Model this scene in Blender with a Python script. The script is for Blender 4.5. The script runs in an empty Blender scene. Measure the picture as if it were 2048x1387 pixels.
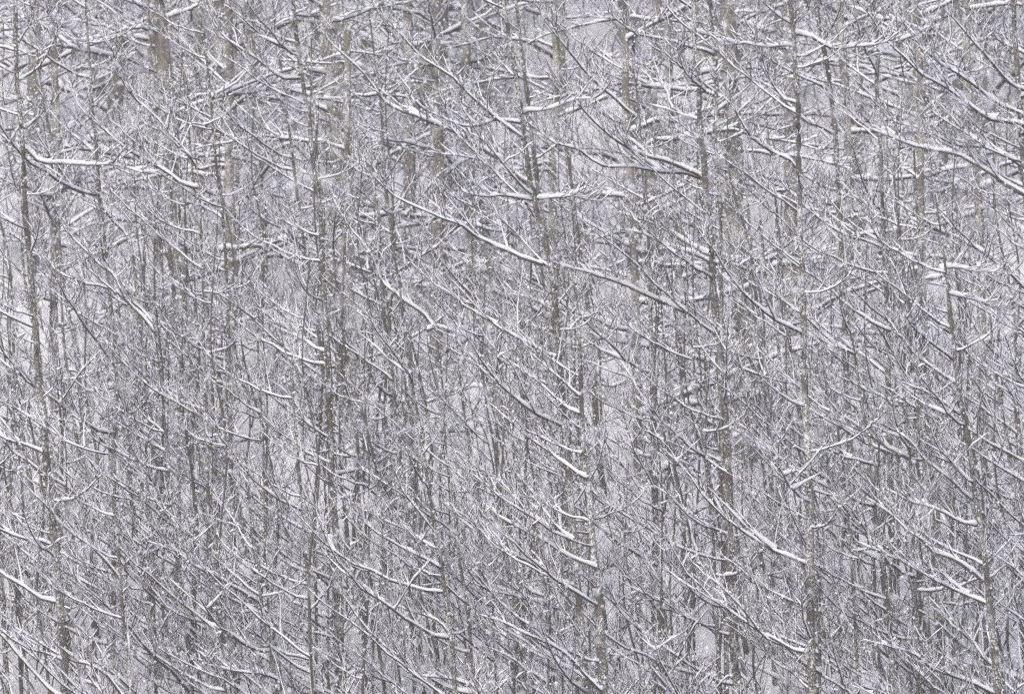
import bpy, math, random
import numpy as np
from mathutils import Vector

sc = bpy.context.scene
col = sc.collection
random.seed(7)
rng = np.random.default_rng(7)

# ------------------------------------------------------------------ camera, sky, sun, exposure
D0 = 80.0                      # distance of the front rank of trees
PXM = 2048 / 13.0              # photograph pixels per metre at that distance
cam_data = bpy.data.cameras.new('camera')
cam = bpy.data.objects.new('camera', cam_data)
col.objects.link(cam)
cam.location = (0, 0, 0)
cam.rotation_euler = (math.radians(90), 0, 0)
cam_data.sensor_width = 36
cam_data.lens = 36 * D0 / 13.0
cam_data.clip_start = 0.5
cam_data.clip_end = 2000
cam_data.dof.use_dof = True
cam_data.dof.focus_distance = 81.0
cam_data.dof.aperture_fstop = 3.2
sc.camera = cam

SUN_EL, SUN_AZ = math.radians(48), math.radians(205)
world = bpy.data.worlds.new("World")
sc.world = world
world.use_nodes = True
wn, wl = world.node_tree.nodes, world.node_tree.links
wn.clear()
sky = wn.new('ShaderNodeTexSky')
sky.sky_type = 'NISHITA'
sky.sun_disc = False
sky.sun_elevation = SUN_EL
sky.sun_rotation = SUN_AZ
sky.dust_density = 6.0
sky.air_density = 1.0
bgn = wn.new('ShaderNodeBackground')
bgn.inputs['Strength'].default_value = 0.12
wo = wn.new('ShaderNodeOutputWorld')
hs = wn.new('ShaderNodeHueSaturation')
hs.inputs['Saturation'].default_value = 0.85
wl.new(sky.outputs[0], hs.inputs['Color'])
wl.new(hs.outputs[0], bgn.inputs[0])
wl.new(bgn.outputs[0], wo.inputs[0])

sun_d = bpy.data.lights.new('sun', 'SUN')
sun_d.energy = 1.35
sun_d.angle = math.radians(25)
sun_d.color = (1.0, 0.995, 0.985)
sun = bpy.data.objects.new('sun', sun_d)
col.objects.link(sun)
sv = Vector((math.sin(SUN_AZ) * math.cos(SUN_EL), math.cos(SUN_AZ) * math.cos(SUN_EL), math.sin(SUN_EL)))
sun.rotation_euler = sv.to_track_quat('Z', 'Y').to_euler()
sc.view_settings.view_transform = 'Standard'
sc.view_settings.look = 'None'
sc.view_settings.gamma = 1.0
sc.view_settings.use_curve_mapping = False
sc.view_settings.exposure = 0.24
sc.cycles.use_denoising = False
sc.cycles.max_bounces = 6
sc.cycles.diffuse_bounces = 3
sc.cycles.volume_bounces = 1

# ------------------------------------------------------------------ materials
def new_mat(name, rough=0.9):
    m = bpy.data.materials.new(name)
    m.use_nodes = True
    b = m.node_tree.nodes['Principled BSDF']
    b.inputs['Roughness'].default_value = rough
    if 'Specular IOR Level' in b.inputs:
        b.inputs['Specular IOR Level'].default_value = 0.2
    return m, m.node_tree.nodes, m.node_tree.links, b

def noise(n, l, vec, scale, detail=3, rough=0.6):
    t = n.new('ShaderNodeTexNoise')
    t.inputs['Scale'].default_value = scale
    t.inputs['Detail'].default_value = detail
    t.inputs['Roughness'].default_value = rough
    l.new(vec, t.inputs['Vector'])
    return t.outputs['Fac']

def ramp(n, l, fac, stops):
    r = n.new('ShaderNodeValToRGB')
    e = r.color_ramp.elements
    while len(e) < len(stops):
        e.new(0.5)
    for i, (p, c) in enumerate(stops):
        e[i].position = p
        e[i].color = (*c, 1) if len(c) == 3 else c
    l.new(fac, r.inputs[0])
    return r.outputs[0]

def mix(n, l, fac, a, b):
    m = n.new('ShaderNodeMixRGB')
    for s, v in ((0, fac), (1, a), (2, b)):
        if hasattr(v, 'links') or hasattr(v, 'is_linked'):
            l.new(v, m.inputs[s])
        elif s == 0:
            m.inputs[s].default_value = v
        else:
            m.inputs[s].default_value = (*v, 1)
    return m.outputs[0]

def bark_material(name, dark, mid, pale, fleck=0.585):
    m, n, l, b = new_mat(name)
    tc = n.new('ShaderNodeTexCoord')
    oi = n.new('ShaderNodeObjectInfo')
    mp = n.new('ShaderNodeMapping')
    l.new(tc.outputs['Object'], mp.inputs['Vector'])
    l.new(oi.outputs['Random'], mp.inputs['Location'])
    v = mp.outputs[0]
    big = noise(n, l, v, 2.2, 4, 0.65)                 # lichen and wet blotches a hand wide
    c = ramp(n, l, big, [(0.34, dark), (0.5, mid), (0.66, pale)])
    fine = noise(n, l, v, 22, 3)
    c = mix(n, l, 0.45, c, ramp(n, l, fine, [(0.3, dark), (0.7, pale)]))
    mp2 = n.new('ShaderNodeMapping'); mp2.inputs['Scale'].default_value = (1.4, 1.4, 0.8)
    l.new(v, mp2.inputs['Vector'])
    snowf = noise(n, l, mp2.outputs[0], 46, 4, 0.72)   # wet flakes stuck to the bark
    patch = noise(n, l, v, 2.3, 3)
    ad = n.new('ShaderNodeMath'); ad.operation = 'MULTIPLY_ADD'
    l.new(patch, ad.inputs[0]); ad.inputs[1].default_value = 0.55; l.new(snowf, ad.inputs[2])
    f = ramp(n, l, ad.outputs[0], [(fleck + 0.22, (0, 0, 0)), (fleck + 0.33, (0.9, 0.9, 0.9))])
    c = mix(n, l, f, c, (0.86, 0.87, 0.9))
    l.new(c, b.inputs['Base Color'])
    bp = n.new('ShaderNodeBump'); bp.inputs['Distance'].default_value = 0.01
    bp.inputs['Strength'].default_value = 0.7
    l.new(fine, bp.inputs['Height']); l.new(bp.outputs[0], b.inputs['Normal'])
    return m

M_BARK = bark_material('young_bark', (0.026, 0.021, 0.014), (0.062, 0.053, 0.037), (0.165, 0.15, 0.115))
M_OLD = bark_material('old_bark', (0.08, 0.069, 0.050), (0.15, 0.133, 0.102), (0.25, 0.23, 0.19), 0.58)
M_TWIG, n, l, b = new_mat('twig_bark')
tc = n.new('ShaderNodeTexCoord')
f = noise(n, l, tc.outputs['Object'], 1.4, 3)
oi = n.new('ShaderNodeObjectInfo')
c_tw = ramp(n, l, f, [(0.3, (0.018, 0.014, 0.013)), (0.7, (0.042, 0.034, 0.032))])
c_red = ramp(n, l, oi.outputs['Random'], [(0.0, (0.03, 0.025, 0.023)), (0.55, (0.045, 0.038, 0.033)), (0.8, (0.07, 0.036, 0.028)), (1.0, (0.11, 0.05, 0.034))])
l.new(mix(n, l, 0.55, c_tw, c_red), b.inputs['Base Color'])
M_LIMB, n, l, b = new_mat('limb_bark')
tc = n.new('ShaderNodeTexCoord')
f = noise(n, l, tc.outputs['Object'], 6, 3)
l.new(ramp(n, l, f, [(0.3, (0.045, 0.037, 0.032)), (0.7, (0.13, 0.115, 0.10))]), b.inputs['Base Color'])
M_SNOW, n, l, b = new_mat('fresh_snow', 0.8)
tc = n.new('ShaderNodeTexCoord')
f = noise(n, l, tc.outputs['Object'], 18, 4)
l.new(ramp(n, l, f, [(0.2, (0.79, 0.80, 0.87)), (0.8, (0.88, 0.888, 0.95))]), b.inputs['Base Color'])
bp = n.new('ShaderNodeBump'); bp.inputs['Distance'].default_value = 0.02; bp.inputs['Strength'].default_value = 0.5
l.new(f, bp.inputs['Height']); l.new(bp.outputs[0], b.inputs['Normal'])
M_GROUND, n, l, b = new_mat('hillside_snow', 0.9)
tc = n.new('ShaderNodeTexCoord')
f = noise(n, l, tc.outputs['Object'], 3.5, 6, 0.7)
litter = ramp(n, l, f, [(0.60, (0, 0, 0)), (0.72, (1, 1, 1))])
g = noise(n, l, tc.outputs['Object'], 26, 5, 0.7)
c = mix(n, l, litter, (0.80, 0.81, 0.86), ramp(n, l, g, [(0.35, (0.10, 0.085, 0.07)), (0.6, (0.6, 0.6, 0.63))]))
l.new(c, b.inputs['Base Color'])
bp = n.new('ShaderNodeBump'); bp.inputs['Distance'].default_value = 0.12; bp.inputs['Strength'].default_value = 0.6
l.new(g, bp.inputs['Height']); l.new(bp.outputs[0], b.inputs['Normal'])

# ------------------------------------------------------------------ geometry helpers
def norm(v):
    return v / np.maximum(np.linalg.norm(v, axis=-1, keepdims=True), 1e-9)

class Buf:
    """collects tubes and turns them into one mesh"""
    def __init__(s):
        s.v, s.f, s.n = [], [], 0
    def tubes(s, P, a, bb=None, S=3, lift=None, phase=0.0, cap=True):
        """P (N,K,3) centre lines, a (N,K) half width, bb (N,K) half height, lift (N,K) upward shift"""
        P = np.asarray(P, float)
        if P.ndim == 2:
            P = P[None]; a = np.asarray(a)[None]
            bb = None if bb is None else np.asarray(bb)[None]
            lift = None if lift is None else np.asarray(lift)[None]
        if bb is None: bb = a
        N, K, _ = P.shape
        T = np.empty_like(P)
        T[:, 1:-1] = P[:, 2:] - P[:, :-2]; T[:, 0] = P[:, 1] - P[:, 0]; T[:, -1] = P[:, -1] - P[:, -2]
        T = norm(T)
        side = np.cross(T, np.array([0, 0, 1.0]))
        ln = np.linalg.norm(side, axis=-1, keepdims=True)
        side = np.where(ln < 0.05, np.array([1.0, 0, 0]), side / np.maximum(ln, 1e-6))
        up = norm(np.cross(side, T))
        C = P if lift is None else P + up * lift[..., None]
        th = np.arange(S) / S * 2 * math.pi + phase
        ring = (C[:, :, None, :] + side[:, :, None, :] * (np.cos(th)[None, None, :, None] * a[:, :, None, None])
                + up[:, :, None, :] * (np.sin(th)[None, None, :, None] * bb[:, :, None, None]))
        s.v.append(ring.reshape(-1, 3))
        i = np.arange(N)[:, None, None] * K * S + np.arange(K - 1)[None, :, None] * S
        j = np.arange(S)[None, None, :]; j2 = (j + 1) % S
        q = np.stack([i + j, i + j2, i + S + j2, i + S + j], -1).reshape(-1, 4) + s.n
        s.f.append(q)
        s.n += N * K * S
    def mesh(s, name, mat, smooth=True):
        me = bpy.data.meshes.new(name)
        V = np.concatenate(s.v).astype(np.float32); F = np.concatenate(s.f).astype(np.int32)
        me.vertices.add(len(V)); me.vertices.foreach_set('co', V.ravel())
        me.loops.add(F.size); me.loops.foreach_set('vertex_index', F.ravel())
        me.polygons.add(len(F)); me.polygons.foreach_set('loop_start', np.arange(0, F.size, 4, dtype=np.int32))
        me.polygons.foreach_set('loop_total', np.full(len(F), 4, dtype=np.int32))
        me.update(calc_edges=True)
        me.materials.append(mat)
        me.polygons.foreach_set('use_smooth', np.full(len(F), smooth))
        return me

def link(name, data, parent=None, loc=None, kind=None):
    o = bpy.data.objects.new(name, data)
    col.objects.link(o)
    if parent is not None: o.parent = parent
    if loc is not None: o.location = loc
    if kind: o['kind'] = kind
    return o

def at(px, py, Y):
    """a pixel of the photograph at the distance Y"""
    k = Y / D0 / PXM
    return np.array([(px - 1024) * k, Y, (693.5 - py) * k])

SL = 0.27
def gz(x, y):
    base = np.where(np.asarray(y) > 74, -6.4 + SL * (np.asarray(y) - 80), -6.4 - SL * 6)
    return base + 0.5 * np.sin(np.asarray(x) * 0.35 + 1) * np.sin(np.asarray(y) * 0.21)

def grow(P0, Dr, L, K, upb, wig, upmax=None):
    """many shoots at once: start points, directions, lengths -> (N,K,3)"""
    N = len(P0)
    out = np.empty((N, K, 3)); out[:, 0] = P0
    d = norm(Dr.copy())
    upb = np.broadcast_to(np.asarray(upb, float), (N,))
    for k in range(1, K):
        out[:, k] = out[:, k - 1] + d * (L / (K - 1))[:, None]
        d = d + rng.normal(0, wig, (N, 3))
        d[:, 2] += upb
        d = norm(d)
    return out

def path_at(P, t):
    """points and tangents at fractions t along one polyline P (K,3)"""
    seg = np.linalg.norm(np.diff(P, axis=0), axis=1); cum = np.concatenate([[0], np.cumsum(seg)])
    s = t * cum[-1]
    i = np.clip(np.searchsorted(cum, s) - 1, 0, len(P) - 2)
    u = ((s - cum[i]) / np.maximum(seg[i], 1e-9))[:, None]
    return P[i] * (1 - u) + P[i + 1] * u, norm(P[i + 1] - P[i]), cum[-1]

def snow_height(P, h, gap=0.5, base_heap=0.0, rough=0.35):
    """snow lies deep on level wood, thin on steep wood, with breaks"""
    N, K, _ = P.shape
    T = np.empty_like(P); T[:, 1:] = P[:, 1:] - P[:, :-1]; T[:, 0] = T[:, 1]
    T = norm(T)
    flat = np.clip(1.12 - np.abs(T[..., 2]) ** 2.2 * 1.15, 0.04, 1)
    r = 1 + rng.normal(0, rough, (N, K))
    g = np.where(rng.random((N, K)) < gap, 0.25, 1.0)
    H = h * flat * np.clip(r, 0.3, 1.8) * g
    if base_heap:
        H[:, 0] *= 1 + base_heap; H[:, 1] *= 1 + base_heap * 0.6
    H[:, -1] *= 0.3
    return H

def side_shoots(P, nsub, len_fn, spread, up, tmin=0.12, tmax=0.98):
    """directions for shoots off one polyline, alternating left and right"""
    t = np.sort(rng.uniform(tmin, tmax, nsub) ** 0.85)
    pos, tan, L = path_at(P, t)
    side = norm(np.cross(tan, np.array([0, 0, 1.0])))
    upv = np.cross(side, tan)
    sg = np.where(np.arange(nsub) % 2 == 0, 1, -1) * 1.0
    ang = np.radians(rng.uniform(*spread, nsub))
    roll = rng.normal(0.45, 0.8, nsub)
    lat = side * (sg * np.cos(roll))[:, None] + upv * np.abs(np.sin(roll))[:, None]
    d = tan * np.cos(ang)[:, None] + lat * np.sin(ang)[:, None]
    d[:, 2] += up
    return pos, norm(d), len_fn(t, L)

def branch_meshes(P, r0, snow_h, nsub=12, ntw=6, sub_len=0.42, twig_len=0.25, twig_r=0.0050, gap=0.12, sub_up=0.10, r1=None, S=5, lump=0.42):
    """one limb with all its side shoots and twigs; returns bark and snow meshes (two objects)"""
    bk, sn = Buf(), Buf()
    K = len(P)
    t = np.linspace(0, 1, K)
    if r1 is None: r1 = 0.0045
    R = r0 * (1 - t) ** 0.8 + r1
    R = R * (1 + rng.normal(0, 0.05, K)); R[0] = r0 * 1.25
    bk.tubes(P, R, S=S)
    n3 = (K - 1) * 3 + 1
    t3 = np.linspace(0, 1, n3)
    P3 = np.stack([np.interp(t3, t, P[:, c]) for c in range(3)], -1); R3 = np.interp(t3, t, R)
    R3[:3] = r0 * 1.05
    H = snow_height(P3[None], snow_h, gap, 0.0, lump)[0]
    H = np.convolve(np.pad(H, 1, 'edge'), [0.25, 0.5, 0.25], 'valid') * (0.5 + 0.5 * (1 - t3))
    heap = max(0.1, 1.1 - snow_h * 20)
    H[0] *= 0.25; H[1] *= 1 + heap; H[2] *= 1 + heap * 0.4; H[-1] *= 0.2
    wid = np.minimum(R3 * 1.1 + H * 0.3, R3 + 0.022); wid[0] *= 0.5
    P3[0] = P3[1] * 0.15 + P3[0] * 0.85
    sn.tubes(P3, wid, H * 0.64 + R3 * 0.3, S=6, lift=R3 * 0.5 + H * 0.52)
    if nsub:
        p, d, L = side_shoots(P, nsub, lambda t, L: L * sub_len * (1.12 - t) * rng.uniform(0.5, 1.25, len(t)) + 0.10, (25, 72), sub_up)
        Q = grow(p, d, L, 6, 0.07, 0.09)
        tt = np.linspace(0, 1, 6)[None]
        r = (np.clip(L * 0.0095, 0.006, 0.013)[:, None]) * (1 - 0.62 * tt)
        bk.tubes(Q, r, S=3)
        H = snow_height(Q, 1.0, 0.20, 0.8, 0.5) * (0.021 + 0.011 * np.clip(L, 0, 1.2))[:, None]
        sn.tubes(Q, r * 1.15 + H * 0.18, H * 0.55 + r * 0.3, S=4, lift=r * 0.45 + H * 0.5)
        pp, dd, ll = [], [], []
        for i in range(nsub):
            a, b_, c_ = side_shoots(Q[i], ntw, lambda t, L: twig_len * rng.uniform(0.35, 1.25, len(t)), (25, 60), 0.15, 0.1, 1.0)
            pp.append(a); dd.append(b_); ll.append(c_)
        a, b_, c_ = side_shoots(P, ntw * 3, lambda t, L: twig_len * rng.uniform(0.5, 1.5, len(t)), (25, 65), 0.18, 0.15, 1.0)
        pp.append(a); dd.append(b_); ll.append(c_)
        pp, dd, ll = np.concatenate(pp), np.concatenate(dd), np.concatenate(ll)
        W = grow(pp, dd, ll, 4, 0.09, 0.14)
        rr = twig_r * (1 - 0.5 * np.linspace(0, 1, 4))[None] * rng.uniform(0.8, 1.2, (len(pp), 1))
        bk.tubes(W, rr, S=3)
        keep = rng.random(len(W)) < 0.78
        W, rr = W[keep], rr[keep]
        H = snow_height(W, 0.0205, 0.36, 0.7, 0.6)
        sn.tubes(W, rr * 1.15 + H * 0.12, H * 0.5 + rr * 0.3, S=3, lift=rr * 0.4 + H * 0.5, phase=math.pi / 2)
    return bk.mesh('branch', M_TWIG), sn.mesh('snow', M_SNOW)

def curve_path(L, e0, e1, K=12, bend=0.3, wig=0.09):
    """a limb leaving the origin towards +X, elevation going from e0 to e1 degrees"""
    el = np.radians(np.linspace(e0, e1, K - 1) + rng.normal(0, 5.5, K - 1))
    az = np.cumsum(rng.normal(0, wig, K - 1)) + np.linspace(0, rng.normal(0, bend), K - 1)
    d = np.stack([np.cos(el) * np.cos(az), np.cos(el) * np.sin(az), np.sin(el)], -1) * (L / (K - 1))
    return np.concatenate([np.zeros((1, 3)), np.cumsum(d, 0)])

# ------------------------------------------------------------------ the setting
gb = bpy.data.meshes.new('hillside')
xs = np.linspace(-60, 60, 121); ys = np.concatenate([np.linspace(-20, 72, 20), np.linspace(74, 190, 117)])
X, Y = np.meshgrid(xs, ys)
Z = gz(X, Y) + rng.normal(0, 0.06, X.shape) * (Y > 72)
V = np.stack([X, Y, Z], -1).reshape(-1, 3)
nx = len(xs)
idx = (np.arange(len(ys) - 1)[:, None] * nx + np.arange(nx - 1)[None]).ravel()
gb.from_pydata(V.tolist(), [], np.stack([idx, idx + 1, idx + nx + 1, idx + nx], -1).tolist())
gb.materials.append(M_GROUND)
gb.polygons.foreach_set('use_smooth', np.ones(len(gb.polygons), bool))
link('snowy_hillside', gb, kind='structure')

# ------------------------------------------------------------------ limb libraries (shared meshes)
def make_lib(n, fn):
    out = []
    for i in range(n):
        out.append(fn(i))
    return out

def lib_rise(i):
    L = random.uniform(1.6, 3.0)
    P = curve_path(L, random.uniform(8, 26), random.uniform(40, 62))
    return branch_meshes(P, 0.005 + L * 0.0046, random.uniform(0.020, 0.032), nsub=11, ntw=4, gap=0.12) + (L,)
def lib_straight(i):
    L = random.uniform(1.8, 3.4)
    P = curve_path(L, random.uniform(28, 38), random.uniform(30, 48))
    return branch_meshes(P, 0.005 + L * 0.0044, random.uniform(0.019, 0.030), nsub=11, ntw=4, gap=0.12) + (L,)
def lib_hook(i):
    L = random.uniform(0.6, 1.3)
    P = curve_path(L, random.uniform(-10, 10), random.uniform(40, 65), K=9)
    return branch_meshes(P, 0.009, 0.026, nsub=6, ntw=3, twig_len=0.18) + (L,)
def lib_level(i):
    L = random.uniform(1.9, 3.8)
    P = curve_path(L, random.uniform(0, 30), random.uniform(-25, 15), K=14, bend=0.45, wig=0.11)
    return branch_meshes(P, 0.009 + L * 0.007, random.uniform(0.034, 0.062), nsub=11, ntw=3, sub_len=0.38, twig_r=0.0065, gap=0.15, sub_up=0.0) + (L,)
def lib_up(i):
    L = random.uniform(0.5, 1.4)
    P = curve_path(L, random.uniform(35, 50), random.uniform(58, 80), K=8)
    return branch_meshes(P, 0.008, 0.024, nsub=6, ntw=3, twig_len=0.2) + (L,)
RISE, STRAIGHT, HOOK, LEVEL, UPR = make_lib(14, lib_rise), make_lib(9, lib_straight), make_lib(7, lib_hook), make_lib(12, lib_level), make_lib(8, lib_up)

def put_branch(tree, lib, p, az, sc_=1.0):
    bm_, sm_, L = lib
    o = link('branch', bm_, tree, loc=tuple(p))
    o.rotation_euler = (0, 0, az); o.scale = (sc_,) * 3
    s = link('snow', sm_, o)
    return o

def left_az():
    return math.pi + random.gauss(0.25, 0.62)
def right_az():
    return random.gauss(0, 0.7)

def smooth_path(P, step):
    """resample a traced polyline with a Catmull-Rom curve"""
    P = np.asarray(P, float)
    Q = np.concatenate([2 * P[:1] - P[1:2], P, 2 * P[-1:] - P[-2:-1]])
    out = []
    for i in range(1, len(Q) - 2):
        n = max(1, int(round(np.linalg.norm(Q[i + 1] - Q[i]) / step)))
        t = (np.arange(n) / n)[:, None]
        a, b_, c_, d_ = Q[i - 1], Q[i], Q[i + 1], Q[i + 2]
        out.append(0.5 * (2 * b_ + (c_ - a) * t + (2 * a - 5 * b_ + 4 * c_ - d_) * t * t + (3 * b_ - a - 3 * c_ + d_) * t ** 3))
    out.append(P[-1:])
    return np.concatenate(out)

def trunk_mesh(P, R, mat, S=10):
    b_ = Buf()
    K = len(P)
    P = P + np.stack([np.convolve(rng.normal(0, 0.012, K + 4), np.ones(5) / 5, 'valid')] * 2 + [np.zeros(K)], -1)
    R = R * (1 + np.convolve(rng.normal(0, 0.09, K + 2), np.ones(3) / 3, 'valid'))
    b_.tubes(P, R, S=S)
    return b_.mesh('trunk', mat)

def build_tree(name, P, r_bot, r_top, label, group=None, mat=None, density=2.6, bmin=0.0, mixw=(0.5, 0.22, 0.13, 0.15), big=False, zmin=-5.6, scale=1.0, cat='tree'):
    """P: world polyline from the ground up; limbs picked from the libraries"""
    root = bpy.data.objects.new(name, None)
    col.objects.link(root)
    root.empty_display_size = 0.3
    base = P[0].copy()
    root.location = tuple(base)
    root['label'] = label; root['category'] = cat
    if group: root['group'] = group
    Q = smooth_path(P, 0.16) - base
    seg = np.linalg.norm(np.diff(Q, axis=0), axis=1); cum = np.concatenate([[0], np.cumsum(seg)]); t = cum / cum[-1]
    R = r_bot + (r_top - r_bot) * t ** 1.1
    link('trunk', trunk_mesh(Q, R, mat or M_BARK), root)
    H = cum[-1]
    n = int(H * density)
    for k in range(n):
        s = (k + random.random()) / n
        i = min(int(np.searchsorted(t, s)), len(Q) - 1)
        p = Q[i]
        if p[2] + base[2] < zmin or s < bmin: continue
        shrink = (0.45 + 0.75 * (1 - s) ** 0.7) * scale
        if big:
            az = random.choice([math.pi, 0]) + random.gauss(0, 0.55)
            put_branch(root, random.choice(LEVEL if random.random() < 0.8 else RISE), p, az, random.uniform(0.75, 1.2) * shrink)
            continue
        u = random.random()
        if s > 0.93: u = 0.9
        if u < mixw[0]: put_branch(root, random.choice(RISE), p, left_az(), random.uniform(0.65, 1.15) * shrink)
        elif u < mixw[0] + mixw[1]: put_branch(root, random.choice(STRAIGHT), p, left_az(), random.uniform(0.65, 1.1) * shrink)
        elif u < 1 - mixw[3]: put_branch(root, random.choice(HOOK), p, right_az(), random.uniform(0.8, 1.3) * shrink)
        else: put_branch(root, random.choice(UPR), p, random.uniform(0, 2 * math.pi), random.uniform(0.8, 1.3) * shrink)
    return root, Q

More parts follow.
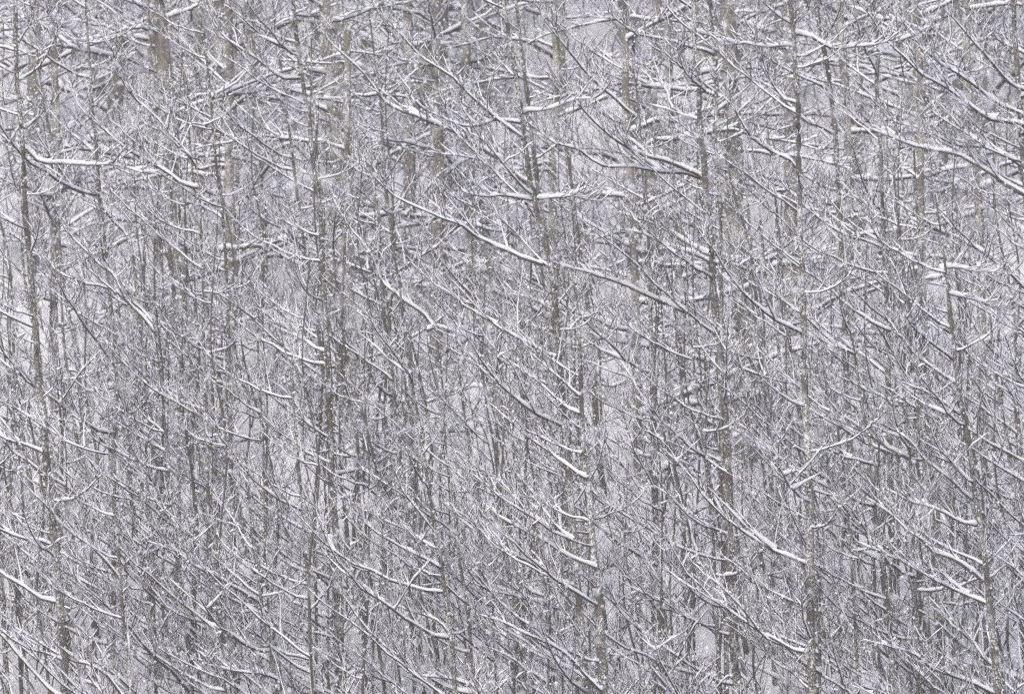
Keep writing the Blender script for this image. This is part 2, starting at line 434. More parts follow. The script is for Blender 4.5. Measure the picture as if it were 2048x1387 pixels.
# ------------------------------------------------------------------ the trees one can follow in the photograph
# (top-to-bottom line in photograph pixels, width at top and bottom in pixels, distance, ends in a tip?, label)
HERO = [
 ([(33,20),(34,104),(37,173),(45,260),(48,311),(53,415),(60,480),(66,564),(71,633),(73,702),(78,771),(88,823),(92,907),(99,976),(107,1045),(112,1115),(118,1184),(126,1305),(131,1367)], 10,17,79,0,
  "tall snow-flecked olive grey tree nearest the left edge, running from top to bottom"),
 ([(176,20),(178,69),(187,208),(199,346),(209,480),(221,598),(230,668),(233,780),(229,850)], 7,9,83,0,
  "thin straight grey tree just right of the leftmost tall tree, crossing a level snowy limb"),
 ([(222,800),(223,907),(227,976),(239,1115),(242,1177),(247,1236),(254,1305),(261,1367)], 5,12,79,1,
  "clear dark trunk at the bottom left with snow wedged in its forks"),
 ([(365,135),(375,173),(381,225),(388,294),(394,346),(401,432),(404,520)], 6,9,81,1,
  "forked dark young tree at the upper left, left stem of a narrow snowy fork"),
 ([(408,87),(419,173),(427,260),(436,346),(446,415),(452,500),(455,600)], 5,8,82,0,
  "slim stem right of the narrow snowy fork at the upper left"),
 ([(588,20),(595,87),(602,138),(609,190),(620,260),(628,340),(640,430)], 9,12,82,0,
  "upper left trunk that several snowy limbs meet from the left by the top edge"),
 ([(600,420),(605,460),(619,546),(637,668),(647,754),(655,860)], 7,10,86,0,
  "dark mottled trunk left of the middle with a bright snowy fork beside it"),
 ([(1009,20),(1021,87),(1033,156),(1042,225),(1050,294),(1061,363),(1074,420),(1095,500),(1108,590)], 10,14,78.5,0,
  "crisp leaning trunk above the middle that many long left-rising limbs run into"),
 ([(1140,543),(1151,581),(1157,633),(1159,685),(1161,754),(1168,907),(1177,976),(1183,1045),(1189,1115),(1194,1167),(1199,1236),(1203,1305),(1206,1367)], 11,22,78,1,
  "stout speckled trunk reaching the bottom edge just right of centre, with a heavy snowy limb"),
 ([(846,907),(856,976),(869,1063),(881,1122),(891,1184),(898,1253),(907,1322),(910,1367)], 7,11,79,0,
  "left one of the two parallel slender trunks at the bottom centre"),
 ([(855,668),(860,709),(870,754),(879,806),(893,907),(903,976),(912,1045),(919,1122),(929,1184),(936,1236),(946,1367)], 6,11,79.5,1,
  "right one of the two parallel slender trunks at the bottom centre"),
 ([(798,907),(803,976),(817,1028),(824,1097),(829,1167),(836,1253),(844,1322),(848,1367)], 7,11,85,0,
  "dull grey trunk left of the two parallel slender trunks at the bottom"),
 ([(1040,616),(1043,737),(1047,789),(1055,858),(1050,940),(1055,993),(1059,1052),(1071,1115),(1088,1167),(1095,1240),(1100,1367)], 6,12,80,1,
  "knobbly trunk left of the stout speckled trunk right of centre"),
 ([(1124,1100),(1124,1149),(1133,1218),(1147,1270),(1154,1367)], 4,8,80.5,0,
  "slender dark stem between the stout trunk and the knobbly one at the bottom"),
 ([(1234,880),(1240,993),(1247,1063),(1256,1132),(1268,1201),(1284,1270),(1289,1367)], 4,7,80,1,
  "thin whip-like stem right of the stout speckled trunk at the bottom"),
 ([(1262,115),(1272,180),(1277,230),(1282,294),(1288,400),(1296,480)], 8,11,83,1,
  "broken-looking brown trunk at the upper right centre, ending bluntly under crossing limbs"),
 ([(1580,20),(1587,69),(1590,138),(1595,208),(1597,277),(1597,346),(1600,480),(1605,560),(1606,668),(1609,737),(1613,840),(1618,960)], 13,15,78.5,0,
  "strong upright trunk at the upper right with a Y of snow near the top edge"),
 ([(1386,20),(1388,87),(1398,156),(1400,242),(1408,311),(1411,380),(1421,480),(1422,529),(1429,616),(1440,702),(1448,800)], 11,17,80,0,
  "dark weathered trunk beside the widest pale trunk, where two thick snowy limbs end"),
 ([(1421,20),(1431,121),(1433,208),(1434,311),(1440,420)], 7,8,84,0,
  "narrow stem between the dark weathered trunk and the broad pale one, upper right"),
 ([(1632,20),(1642,87),(1652,121),(1663,208),(1672,300)], 11,13,88,0,
  "dark brown trunk right of the strong upright trunk by the top edge"),
 ([(1749,20),(1755,104),(1753,173),(1758,242),(1763,380),(1770,480)], 10,12,87,0,
  "mottled trunk at the upper right between two long slanting limbs"),
 ([(1791,69),(1801,138),(1812,190),(1819,242),(1830,340)], 7,9,84,1,
  "short dark trunk with blotched bark near the upper right corner"),
 ([(1860,330),(1870,400),(1881,477),(1890,546),(1898,633),(1909,702),(1915,771),(1924,823),(1933,875),(1940,907),(1950,993),(1962,1063),(1971,1132),(1978,1201),(1986,1270),(1995,1367)], 7,17,78.5,1,
  "tall lichen-grey trunk nearest the right edge, leaning left over the lower right"),
 ([(1768,400),(1777,495),(1779,598),(1784,668),(1798,720),(1808,806),(1815,875),(1822,960)], 6,10,81,1,
  "speckled trunk in the right half, next left of the tall right edge one"),
 ([(1672,420),(1685,512),(1694,633),(1704,685),(1715,754),(1725,823),(1736,875),(1746,907),(1749,1011),(1760,1080),(1772,1160),(1780,1260)], 6,12,80,1,
  "long pale olive trunk slanting down the right half, snow cupped in its fork"),
 ([(1640,700),(1649,765),(1659,823),(1670,875),(1677,907),(1690,993),(1700,1080)], 4,8,79.5,1,
  "thin dark reddish stem crossed by two parallel snowy limbs right of centre"),
 ([(1608,840),(1614,907),(1620,1063),(1625,1115),(1633,1201),(1639,1270),(1640,1367)], 6,11,79,1,
  "bright straight trunk at the bottom right with a big snow wedge at its foot"),
 ([(1700,1050),(1715,1115),(1729,1201),(1739,1253),(1746,1305),(1750,1367)], 5,7,79.5,1,
  "small kinked stem right of the trunk with the big snow wedge at the bottom"),
 ([(253,930),(261,976),(270,1018),(282,1063),(287,1115),(298,1167),(306,1250)], 5,8,82,1,
  "faint slender stem just right of the clear dark trunk at the bottom left"),
 ([(298,581),(304,633),(315,702),(322,771),(329,840),(337,942),(346,1011),(353,1080),(360,1149),(367,1208),(374,1270),(381,1367)], 6,11,81,1,
  "long grey trunk in the lower left quarter with many limbs sweeping up to the left"),
 ([(497,940),(503,1011),(509,1097),(519,1167),(529,1236),(538,1288),(550,1367)], 7,10,80,1,
  "smooth trunk at the lower left where four long snowy limbs come together"),
 ([(405,520),(412,591),(419,668),(424,760)], 7,8,88,0,
  "plain upright stem in the left part, half lost behind slanting twigs"),
 ([(440,600),(453,685),(455,754),(462,840)], 5,8,84,1,
  "short dark piece of trunk in the left middle with a snow cap"),
 ([(488,495),(505,581),(512,668),(520,760)], 3,5,80.5,1,
  "wiry dark stem standing alone left of the middle"),
 ([(540,495),(550,564),(567,685),(585,754),(588,823),(598,940),(606,1050),(618,1200)], 3,8,80.5,1,
  "tall wiry stem forking into fine twigs left of the picture centre"),
 ([(915,737),(929,789),(946,823),(967,858),(985,920)], 6,8,81,1,
  "leaning dark stem in the centre that bends to the right lower down"),
 ([(1366,460),(1372,529),(1376,633),(1386,720),(1393,771),(1400,840),(1414,940),(1425,1060)], 5,10,80,1,
  "slim speckled trunk with twin tops right of the centre"),
 ([(1082,420),(1088,470),(1096,540),(1108,640),(1118,760)], 13,14,90,0,
  "blurred olive trunk rising behind the middle of the picture"),
 ([(655,1080),(663,1160),(672,1230),(680,1310),(690,1367)], 6,8,81,1,
  "dark stem at the bottom between the limb-laden smooth trunk and the centre"),
 ([(770,1110),(776,1190),(788,1290),(800,1367)], 5,7,82,1,
  "faint reddish stem at the bottom left of the dull grey trunk"),
 ([(1420,1150),(1428,1240),(1436,1320),(1440,1367)], 7,9,84,1,
  "grey stem at the bottom between the stout trunk and the bright straight one"),
 ([(1836,1060),(1846,1150),(1858,1260),(1866,1367)], 8,12,83,1,
  "weathered trunk low at the right behind two long thick snowy limbs"),
 ([(1515,1060),(1527,1150),(1540,1250),(1548,1367)], 8,10,87,1,
  "dull brown trunk at the lower right, left of the bright straight trunk"),
]
# broad pale trunks further up the slope: line, widths, distance, label
BROAD = [
 ([(318,20),(330,140),(340,300),(350,480),(362,640)], 26,32,98, "broad pale brown trunk behind the left part at the top edge"),
 ([(300,20),(305,200),(312,380)], 14,18,104, "thinner blurred trunk touching the left side of a broad pale one, upper left"),
 ([(650,20),(655,150),(670,250),(680,400),(690,560)], 20,26,100, "broad greyish trunk with rusty patches left of centre by the top edge"),
 ([(462,100),(462,250),(466,420),(470,560)], 24,26,108, "wide very faint trunk in the upper left, washed out by falling snow"),
 ([(1455,20),(1462,104),(1466,380),(1476,480),(1482,620)], 30,36,96, "widest pale grey-brown trunk of the wood, upper right of centre"),
 ([(1933,20),(1936,173),(1950,277),(1958,420)], 13,17,99, "grey trunk behind the upper right corner, crossed by steep snowy limbs"),
 ([(1335,20),(1340,200),(1352,380),(1360,560)], 14,18,97, "dim straight trunk just left of the dark weathered one, upper right"),
 ([(1250,20),(1252,180),(1260,330),(1268,480)], 12,16,95, "blurred brownish trunk right of the crisp leaning trunk, upper half"),
 ([(1680,20),(1688,150),(1696,300)], 14,16,102, "hazy trunk between the strong upright trunk and the mottled one by the top edge"),
 ([(500,20),(510,200),(520,380)], 14,18,106, "hazy straight trunk in the upper left between two faint broad ones"),
 ([(700,560),(708,700),(716,840)], 16,20,97, "dim trunk in the middle left of the picture, half hidden in brush"),
 ([(1845,560),(1850,760),(1858,940)], 14,18,95, "dim greenish trunk right of centre height near the right edge"),
]

# limbs one can follow: pixels from the trunk end to the tip, snow depth factor
LIMBS = [
 ([(1054,285),(1009,249),(964,211),(905,156),(853,121),(801,76),(760,31)],1.2),
 ([(1075,390),(1067,377),(1022,339),(981,311),(939,284),(888,260),(829,235),(773,204),(728,152),(680,107),(640,60)],1.6),
 ([(1379,343),(1330,322),(1289,311),(1240,287),(1199,256),(1164,214),(1130,187),(1116,166),(1090,120)],1.4),
 ([(1375,346),(1320,343),(1268,332),(1209,325),(1164,305),(1112,287),(1078,266),(1047,242),(1030,200)],1.2),
 ([(1275,242),(1234,204),(1192,163),(1161,135),(1133,104),(1095,55),(1074,20)],1.2),
 ([(988,243),(965,252),(930,253),(895,243),(860,225),(830,202)],1.0),
 ([(1410,100),(1384,97),(1336,85),(1296,77),(1261,67),(1233,45),(1208,20)],1.0),
 ([(540,1322),(488,1284),(433,1253),(381,1232),(332,1208),(298,1173),(249,1139)],1.5),
 ([(522,1229),(478,1205),(422,1173),(381,1146),(346,1108),(311,1080),(290,1060)],1.3),
 ([(521,1205),(484,1180),(450,1160),(398,1128),(353,1097),(298,1077)],1.2),
 ([(242,1163),(215,1122),(183,1087),(138,1056),(104,1021),(70,985),(25,930)],1.0),
 ([(135,1239),(111,1201),(97,1163),(69,1125),(45,1104),(15,1080)],1.1),
 ([(250,1400),(215,1357),(173,1329),(128,1315),(87,1291),(52,1274),(10,1250)],1.2),
 ([(555,1360),(519,1343),(474,1338),(415,1319)],1.2),
 ([(700,1337),(657,1315),(616,1295),(567,1288)],1.0),
 ([(657,1160),(606,1128),(567,1108),(533,1077),(500,1045)],1.0),
 ([(1182,1132),(1133,1108),(1095,1083),(1054,1063),(991,1028),(953,1000),(915,973)],1.5),
 ([(1061,1194),(1009,1184),(967,1167),(936,1142),(922,1115)],1.1),
 ([(1106,1198),(1064,1184),(1009,1139),(964,1104),(936,1083)],1.1),
 ([(908,1281),(888,1250),(856,1232),(818,1215),(784,1198),(763,1180)],1.3),
 ([(877,1132),(829,1108),(784,1080),(742,1056),(704,1021)],1.2),
 ([(867,1094),(836,1073),(798,1052),(760,1035),(725,1018)],1.1),
 ([(930,1364),(867,1353),(818,1343),(780,1310)],1.2),
 ([(1100,1370),(1043,1329),(1005,1308),(974,1291)],1.2),
 ([(1200,1375),(1147,1322),(1102,1291),(1061,1267),(1009,1239),(957,1222)],1.3),
 ([(1974,1163),(1936,1135),(1902,1115),(1860,1101),(1832,1073),(1805,1052),(1770,1018),(1729,990)],1.7),
 ([(1974,1211),(1936,1194),(1888,1170),(1839,1142),(1798,1118),(1763,1101),(1715,1083)],1.4),
 ([(1953,1007),(1909,969),(1874,938),(1839,907),(1800,870)],1.5),
 ([(1936,962),(1902,928),(1867,907),(1820,885)],1.3),
 ([(1957,1052),(1929,1045),(1888,1021),(1843,1007),(1808,1000),(1770,976)],1.2),
 ([(1632,1340),(1604,1326),(1569,1291),(1535,1270),(1500,1236),(1466,1198),(1438,1173),(1400,1140)],1.3),
 ([(1632,1375),(1590,1350),(1556,1329),(1528,1298),(1500,1274)],1.2),
 ([(1953,1367),(1902,1346),(1860,1329),(1826,1305),(1781,1288),(1739,1280)],1.3),
 ([(1909,765),(1881,744),(1843,716),(1815,688),(1787,654),(1756,616)],1.3),
 ([(1909,723),(1867,688),(1832,661),(1798,623)],1.0),
 ([(1812,913),(1777,896),(1732,865),(1687,834),(1660,806),(1640,780)],1.5),
 ([(1912,823),(1888,806),(1850,782),(1798,761)],1.1),
 ([(1701,706),(1670,688),(1635,657),(1604,630),(1569,605),(1524,581),(1486,550)],1.1),
 ([(1781,661),(1729,633),(1687,605),(1646,567),(1604,533),(1560,500)],1.2),
 ([(1597,350),(1576,325),(1542,304),(1500,277),(1486,256),(1469,221),(1438,176),(1425,150)],1.3),
 ([(1600,208),(1570,197),(1552,173),(1528,121),(1514,87)],1.0),
 ([(1583,48),(1562,35),(1542,20),(1510,-5)],1.1),
 ([(1590,52),(1608,38),(1622,18)],1.0),
 ([(2060,235),(2030,222),(1978,197),(1915,149),(1867,118),(1829,80),(1798,38),(1777,17)],1.3),
 ([(2060,262),(2030,249),(1981,239),(1936,208),(1881,173),(1846,152),(1808,118),(1770,87),(1736,45),(1715,20)],1.3),
 ([(2060,345),(2030,325),(1992,304),(1950,291),(1909,287),(1867,266),(1832,256),(1791,242),(1763,221)],1.4),
 ([(2060,395),(2030,380),(1978,346),(1936,322),(1902,304),(1860,298),(1826,294),(1777,277),(1736,256),(1701,221),(1677,194)],1.5),
 ([(2060,190),(2030,173),(1998,149),(1964,111),(1915,59),(1880,20)],1.2),
 ([(2060,115),(2026,97),(1985,73),(1950,45),(1915,15)],1.2),
 ([(2070,780),(2023,754),(1971,730),(1936,702),(1905,680)],1.3),
 ([(1594,69),(1625,76),(1660,93),(1729,93),(1770,83),(1812,66)],1.4),
 ([(1580,97),(1542,93),(1486,92),(1435,87)],1.6),
 ([(1840,62),(1800,44),(1768,40),(1750,42),(1730,35),(1695,18)],1.9),
 ([(394,343),(367,304),(339,266),(298,221),(266,190),(239,145),(215,87),(201,62)],1.2),
 ([(391,374),(360,363),(325,339),(273,304),(225,273),(187,239),(152,204),(138,166)],1.3),
 ([(52,301),(73,322),(118,327),(173,329),(221,329),(277,343),(300,350)],1.7),
 ([(50,253),(69,235),(104,204)],1.4),
 ([(45,160),(76,135),(107,90),(131,42)],1.1),
 ([(38,83),(69,42),(111,24)],1.0),
 ([(256,478),(225,443),(201,412),(152,381),(118,353),(73,325)],1.3),
 ([(602,110),(595,107),(567,100),(533,80),(502,52),(464,24)],1.1),
 ([(604,159),(574,159),(540,138),(512,118),(464,90),(426,45),(405,18)],1.2),
 ([(304,650),(277,616),(242,591),(215,574),(187,547),(163,526)],1.3),
 ([(310,665),(285,640),(256,600),(240,575),(221,547),(194,526),(166,498),(131,460),(95,400)],1.5),
 ([(83,848),(55,834),(20,813)],1.3),
 ([(463,880),(453,872),(415,844),(384,823),(360,799)],1.2),
 ([(330,902),(318,896),(300,886),(270,870),(240,850),(215,830)],1.1),
 ([(326,865),(300,842),(275,815),(245,790)],1.1),
 ([(868,654),(850,633),(818,609),(794,585),(763,557),(746,512),(718,477),(700,460),(660,390)],1.5),
 ([(1157,785),(1119,754),(1078,720),(1054,699)],1.2),
 ([(1164,832),(1140,823),(1095,782),(1071,761),(1043,744)],1.2),
 ([(1137,937),(1095,903),(1054,872),(1019,837),(974,803)],1.3),
 ([(1290,590),(1268,578),(1213,560),(1164,540),(1112,526),(1074,519)],1.4),
 ([(1417,508),(1390,495),(1348,470),(1290,440),(1230,425)],2.0),
 ([(1419,525),(1380,505),(1330,490),(1285,470),(1240,460)],1.6),
 ([(1042,232),(1060,222),(1106,215),(1158,201),(1190,197)],1.5),
 ([(1069,396),(1140,394),(1206,401)],1.4),
 ([(1069,402),(1019,394),(978,394),(929,381),(901,346)],1.3),
 ([(940,470),(922,453),(860,429),(811,405),(784,391),(742,353),(701,322)],1.05),
 ([(1412,290),(1393,270),(1368,250),(1352,222)],1.3),
 ([(1409,180),(1385,160),(1362,130),(1348,95)],1.0),
 ([(1880,535),(1905,533),(1960,545),(2020,552)],1.9),
 ([(1895,588),(1930,595),(1980,612),(2030,628)],1.6),
 ([(1430,165),(1400,170),(1371,160)],1.1),
]

# landmarks used to describe the lesser trees: index in HERO (or BROAD, from 100) -> a few words
MARKS = {0: "leftmost tall tree", 1: "second trunk from left", 2: "clear dark bottom left trunk", 3: "narrow snowy fork", 5: "snow-limbed left trunk",
 6: "mottled trunk left of middle", 7: "crisp leaning trunk", 8: "stout speckled trunk", 9: "parallel slender pair", 12: "knobbly trunk", 15: "broken brown trunk",
 16: "strong upright trunk", 17: "dark weathered trunk", 19: "dark brown top trunk", 20: "mottled top right trunk", 22: "tall right edge trunk",
 23: "speckled right half trunk", 24: "long pale olive trunk", 26: "bright straight trunk", 29: "long lower left trunk", 30: "smooth limb-laden trunk",
 34: "tall wiry stem", 36: "twin-topped slim trunk", 41: "weathered lower right trunk", 100: "broad pale trunk upper left", 102: "broad rusty-patched trunk",
 103: "wide very faint trunk", 104: "widest pale trunk"}
HT = []     # (pixel line, distance, object, local trunk line, base)
for line, w0, w1, Yd, tip, label in HERO:
    k = Yd / D0 / PXM
    L = [tuple(p) for p in line]
    if not tip:
        dx = (L[0][0] - L[1][0]) / max(20, L[1][1] - L[0][1])
        L = [(L[0][0] + dx * 420, L[0][1] - 420), (L[0][0] + dx * 200, L[0][1] - 200)] + L
        w0 = w0 * 0.5
    pts = [at(px, py, Yd) for px, py in L]
    P = np.array(pts)[::-1]
    n_ = len(P)
    P[:, 1] += np.linspace(0, 1, n_) * random.uniform(-0.6, 0.2)
    low = P[0]
    dn = P[0] - P[min(2, n_ - 1)]; dn = dn / np.linalg.norm(dn); dn[1] = 0
    dn[0] *= 0.7; dn[2] = -1
    g = float(gz(low[0], low[1])) - 0.15
    drop = low[2] - g
    if drop > 0.3:
        ex = []
        m = max(1, int(drop / 1.2))
        for i in range(m, 0, -1):
            ex.append(low + np.array([dn[0] * 0.6, 0, -1]) * drop * i / m)
        P = np.concatenate([np.array(ex), P])
    grow_r = 1 + 0.05 * max(0, drop)
    small = w1 < 9
    ob, Q = build_tree('bare_tree', P, w1 / 2 * k * grow_r, (0.35 if tip else 1) * w0 / 2 * k, label,
                       density=1.8 if not small else 1.9, scale=0.8 if small else 1.0, mixw=(0.5, 0.22, 0.13, 0.15))
    HT.append((line, Yd, ob, P[0].copy()))

# trees standing just outside the right edge whose limbs reach into the picture
for px, Yd, lab in ((2078, 80, "tree beyond the right edge whose long snowy limbs slant up across the top right corner"),
                    (2130, 82, "second tree beyond the right edge, only its limb tips showing at mid height"),
                    (2210, 80, "tree beyond the right edge, seen only by its limb tips in the lower right corner")):
    line = [(px - 55, -60), (px - 30, 350), (px, 760), (px + 45, 1400)]
    P = np.array([at(a, b_, Yd) for a, b_ in line])[::-1]
    P = np.concatenate([[P[0] + np.array([0.1, 0, gz(P[0][0], Yd) - 0.15 - P[0][2]])], P])
    ob, Q = build_tree('bare_tree', P, 0.075, 0.03, lab, density=2.2)
    HT.append((line, Yd, ob, P[0].copy()))

# --- traced limbs hang on the trunk they meet
for line, sd in LIMBS:
    x0, y0 = line[0]
    best = None
    for tl, Yd, ob, base in HT:
        a = np.array(tl, float)
        if not (a[0, 1] - 60 < y0 < a[-1, 1] + 60): continue
        tx = np.interp(y0, a[:, 1], a[:, 0])
        dxx = abs(tx - x0)
        if best is None or dxx < best[0]: best = (dxx, tx, Yd, ob, base)
    dxx, tx, Yd, ob, base = best
    pl = list(line)
    if dxx > 4:
        pl = [(tx, y0 + min(60, dxx * 0.45) * (1 if line[1][1] < y0 else 0.2))] + pl
    n_ = len(pl)
    dep = np.linspace(0, 1, n_) * random.uniform(-0.8, 0.5)
    P = np.array([at(a, b_, Yd) + np.array([0, dd, 0]) for (a, b_), dd in zip(pl, dep)])
    P = smooth_path(P, 0.14)
    P += np.stack([np.convolve(rng.normal(0, 0.022, len(P) + 2), [0.3, 0.4, 0.3], 'valid') for _ in range(3)], -1)
    length = float(np.linalg.norm(np.diff(P, axis=0), axis=1).sum())
    bk, sn = branch_meshes(P - base, 0.008 + 0.0045 * length * (0.6 + 0.4 * sd), 0.0265 * sd, nsub=int(4 + length * 5.0), ntw=5,
                           sub_len=0.32, gap=0.04, S=6, lump=0.3)
    bk.materials[0] = M_LIMB if sd > 1.45 else M_TWIG
    o = link('branch', bk, ob)
    link('snow', sn, o)

# --- broad old trunks up the slope, level heavy limbs
for line, w0, w1, Yd, label in BROAD:
    k = Yd / D0 / PXM
    L = [(line[0][0] - 6, line[0][1] - 500), (line[0][0] - 3, line[0][1] - 200)] + list(line)
    P = np.array([at(a, b_, Yd) for a, b_ in L])[::-1]
    g = float(gz(P[0][0], Yd)) - 0.2
    if P[0][2] > g + 0.3:
        P = np.concatenate([[np.array([P[0][0] + 0.08, Yd, g])], P])
    build_tree('old_tree', P, w1 / 2 * k * 1.22, w0 / 2 * k * 0.8, label, mat=M_OLD, density=2.0, big=True, zmin=-7)
# --- the wood behind: whole trees copied with all their parts
def copy_tree(root, loc, rz, s, label, group):
    r = root.copy(); col.objects.link(r)
    r.location = loc; r.rotation_euler = (0, 0, rz); r.scale = (s, s, s)
    r['label'] = label; r['group'] = group
    for ch in root.children:
        c = ch.copy(); col.objects.link(c); c.parent = r
        for g_ in ch.children:
            d = g_.copy(); col.objects.link(d); d.parent = c
    return r

def proto(name, H, lean, r0, r1, **kw):
    n_ = 7
    t = np.linspace(0, 1, n_)
    P = np.stack([-lean * H * t ** 1.1, rng.normal(0, 0.05, n_), H * t], -1)
    P[:, 0] += rng.normal(0, 0.05, n_)
    P[0, :2] = 0
    return build_tree(name, P, r0, r1, 'x', zmin=-99, **kw)[0], H, lean

def describe(head, x, y, top, lean):
    """says where a lesser tree shows its highest visible point, against the nearest trunk one can name"""
    k = D0 * PXM / y
    zb = float(gz(x, y))
    zt = min(zb + top, 693.5 / k)                       # its tip, or the top edge of the picture
    u = (zt - zb) / top
    px, py = 1024 + (x - lean * top * u) * k, 693.5 - zt * k
    if abs(px - 1024) > 1040:
        return head + (" standing outside the left edge" if px < 1024 else " standing outside the right edge")
    best = None
    for i, nm in MARKS.items():
        ln = np.array((HERO[i] if i < 100 else BROAD[i - 100])[0], float)
        if not (ln[0, 1] - 120 <= max(py, 20) + 20 <= ln[-1, 1] + 60): continue
        dx = px - np.interp(py, ln[:, 1], ln[:, 0])
        if best is None or abs(dx) < abs(best[0]): best = (dx, nm)
    dx, nm = best
    near = "touching" if abs(dx) < 18 else "just" if abs(dx) < 60 else "somewhat" if abs(dx) < 130 else "well"
    side = "left of" if dx < 0 else "right of"
    if near == "touching": rel = "top crossing the " + nm
    else: rel = "top " + near + " " + side + " the " + nm
    row = ", at top" if py < 60 else ", upper half" if py < 400 else ", mid height" if py < 900 else ", low"
    return head + ", " + rel + row

def scatter(protos, spots, head, group, smin=0.8, smax=1.2, rzj=0.25):
    used = set()
    for x, y in spots:
        i = random.randrange(len(protos)); p, H, lean = protos[i]
        loc = (x, y, float(gz(x, y)) - 0.15)
        s = random.uniform(smin, smax)
        lab = describe(head, x, y, H * s, lean)
        if i not in used:
            used.add(i); p.location = loc; p.scale = (s,) * 3
            p['label'] = lab; p['group'] = group
        else:
            copy_tree(p, loc, random.gauss(0, rzj), s, lab, group)

def spots(n, y0, y1, extra=1.1, mind=0.5):
    out = []
    tries = 0
    while len(out) < n and tries < 20000:
        tries += 1
        y = random.uniform(y0, y1); w = 6.5 * y / 80 * extra
        x = random.uniform(-w, w)
        if all((x - a) ** 2 + (y - b_) ** 2 > mind ** 2 for a, b_ in out): out.append((x, y))
    return out

MID = [proto('bare_tree', random.uniform(5.0, 8.2), random.uniform(0.08, 0.17), random.uniform(0.032, 0.055), 0.010,
             density=1.5, bmin=0.08, scale=0.85) for _ in range(6)]
scatter(MID, spots(46, 83.5, 97), "slim second-rank tree",
        "young trees of the crowded second rank")
SAP = [proto('sapling', random.uniform(4.5, 7.5), random.uniform(-0.01, 0.13), random.uniform(0.018, 0.032), 0.007,
             density=1.6, bmin=0.2, scale=0.62, mixw=(0.28, 0.12, 0.22, 0.38), mat=M_LIMB, cat='sapling') for _ in range(6)]
scatter(SAP, spots(125, 79.5, 93, mind=0.28), "thin snowy sapling",
        "saplings between the trunks")
OLD = [proto('old_tree', random.uniform(11, 14), random.uniform(-0.01, 0.05), random.uniform(0.08, 0.14), 0.05,
             density=2.3, big=True, mat=M_OLD) for _ in range(6)]
scatter(OLD, spots(56, 101, 132, mind=0.9), "hazy hillside tree",
        "older trees far up the hillside", rzj=1.5)

# look-alikes beside the same landmark: say how near they stand
same = {}
for o in bpy.data.objects:
    if o.get('group') and o.parent is None and 'outside' not in o['label']: same.setdefault(o['label'], []).append(o)
RANK = {2: ["nearer", "farther"], 3: ["nearest", "middle", "farthest"], 4: ["nearest", "near", "far", "farthest"]}
for lab, obs in same.items():
    if 1 < len(obs) < 5:
        for w_, o in zip(RANK[len(obs)], sorted(obs, key=lambda q: q.location.y)): o['label'] = w_ + " " + lab

# --- brush on the slope
bkb, snb = Buf(), Buf()
N = 3200
yy = rng.uniform(82, 138, N); xx = rng.uniform(-1, 1, N) * 7.6 * yy / 80
P0 = np.stack([xx, yy, gz(xx, yy) - 0.05], -1)
az = rng.uniform(0, 2 * math.pi, N); el = np.radians(rng.uniform(35, 80, N))
Dd = np.stack([np.cos(el) * np.cos(az) - 0.25, np.cos(el) * np.sin(az), np.sin(el)], -1)
Ls = rng.uniform(0.5, 2.4, N)
W = grow(P0, Dd, Ls, 6, -0.06, 0.16)
rr = (0.006 + 0.004 * Ls)[:, None] * (1 - 0.6 * np.linspace(0, 1, 6))[None]
bkb.tubes(W, rr, S=3)
Hh = snow_height(W, 0.048, 0.25)
snb.tubes(W, rr + Hh * 0.3, Hh * 0.6, S=4, lift=rr * 0.4 + Hh * 0.5)
br = link('hillside_brush', bkb.mesh('hillside_brush', M_TWIG), kind='stuff')
br['label'] = "tangled leafless brush covering the snowy slope between the trunks"; br['category'] = 'brush'
link('snow', snb.mesh('brush_snow', M_SNOW), br)

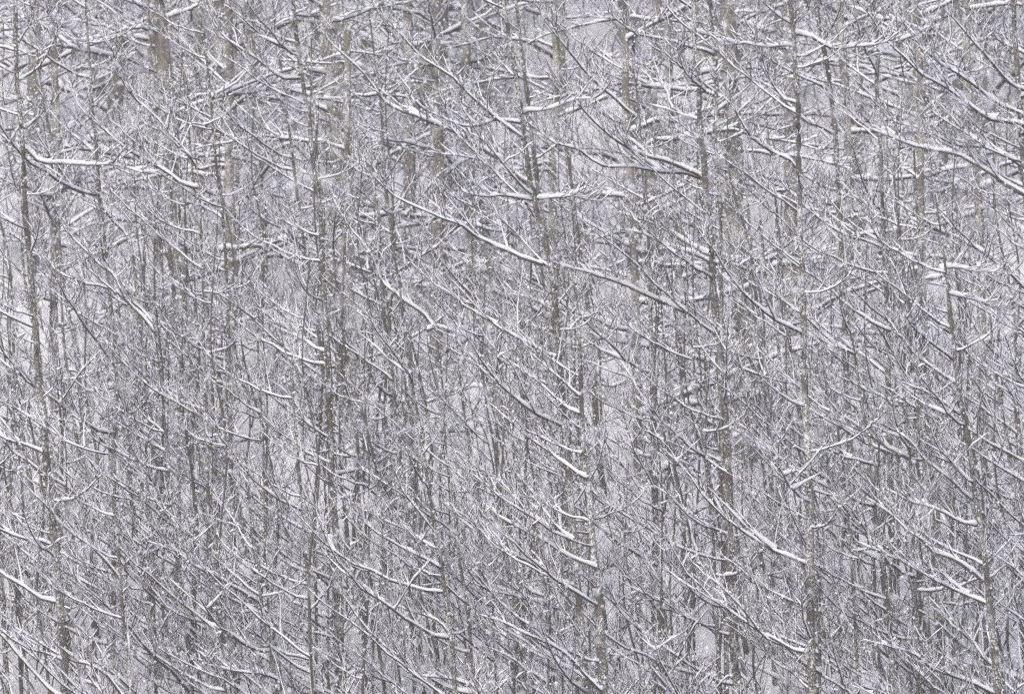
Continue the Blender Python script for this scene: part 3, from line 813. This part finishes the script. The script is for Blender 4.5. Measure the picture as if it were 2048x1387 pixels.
# --- falling snow
N = 62000
c = np.stack([rng.uniform(-9.5, 9.5, N), rng.uniform(14, 92, N), rng.uniform(-6, 6.3, N)], -1)
r = 0.006 + 0.0095 * rng.random(N) ** 1.8
o6 = np.array([[1, 0, 0], [-1, 0, 0], [0, 1, 0], [0, -1, 0], [0, 0, 1], [0, 0, -1]], float)
V = (c[:, None, :] + o6[None] * (r[:, None, None] * rng.uniform(0.7, 1.3, (N, 6, 1)))).reshape(-1, 3)
tri = np.array([[0, 2, 4], [2, 1, 4], [1, 3, 4], [3, 0, 4], [2, 0, 5], [1, 2, 5], [3, 1, 5], [0, 3, 5]])
F = (tri[None] + np.arange(N)[:, None, None] * 6).reshape(-1, 3).astype(np.int32)
me = bpy.data.meshes.new('falling_snow')
me.vertices.add(len(V)); me.vertices.foreach_set('co', V.astype(np.float32).ravel())
me.loops.add(F.size); me.loops.foreach_set('vertex_index', F.ravel())
me.polygons.add(len(F)); me.polygons.foreach_set('loop_start', np.arange(0, F.size, 3, dtype=np.int32))
me.polygons.foreach_set('loop_total', np.full(len(F), 3, dtype=np.int32))
me.update(calc_edges=True)
me.materials.append(M_SNOW)
fs = link('falling_snow', me, kind='stuff')
fs['label'] = "small white snowflakes falling in the air in front of the wood"; fs['category'] = 'snowflakes'

# --- the air
hz = bpy.data.meshes.new('haze')
x0, x1, y0_, y1_, z0, z1 = -61, 61, -21, 191, -9.6, 33
vs = [(x, y, z) for x in (x0, x1) for y in (y0_, y1_) for z in (z0, z1)]
hz.from_pydata(vs, [], [(0, 1, 3, 2), (4, 6, 7, 5), (0, 4, 5, 1), (2, 3, 7, 6), (0, 2, 6, 4), (1, 5, 7, 3)])
hm = bpy.data.materials.new('cold_air'); hm.use_nodes = True
hn = hm.node_tree.nodes; hn.clear()
ou = hn.new('ShaderNodeOutputMaterial'); pv = hn.new('ShaderNodeVolumePrincipled')
pv.inputs['Color'].default_value = (0.93, 0.94, 0.97, 1)
pv.inputs['Density'].default_value = 0.0012
hm.node_tree.links.new(pv.outputs[0], ou.inputs['Volume'])
hz.materials.append(hm)
link('haze', hz, kind='stuff')
tot = sum(len(m.loop_triangles) if m.loop_triangles else sum(1 for _ in m.polygons) for m in bpy.data.meshes)
tr=sum(sum(len(p.vertices)-2 for p in m.polygons[:1])*len(m.polygons) for m in bpy.data.meshes)
print('objects', len(bpy.data.objects), 'polys', tot, 'tris', tr)
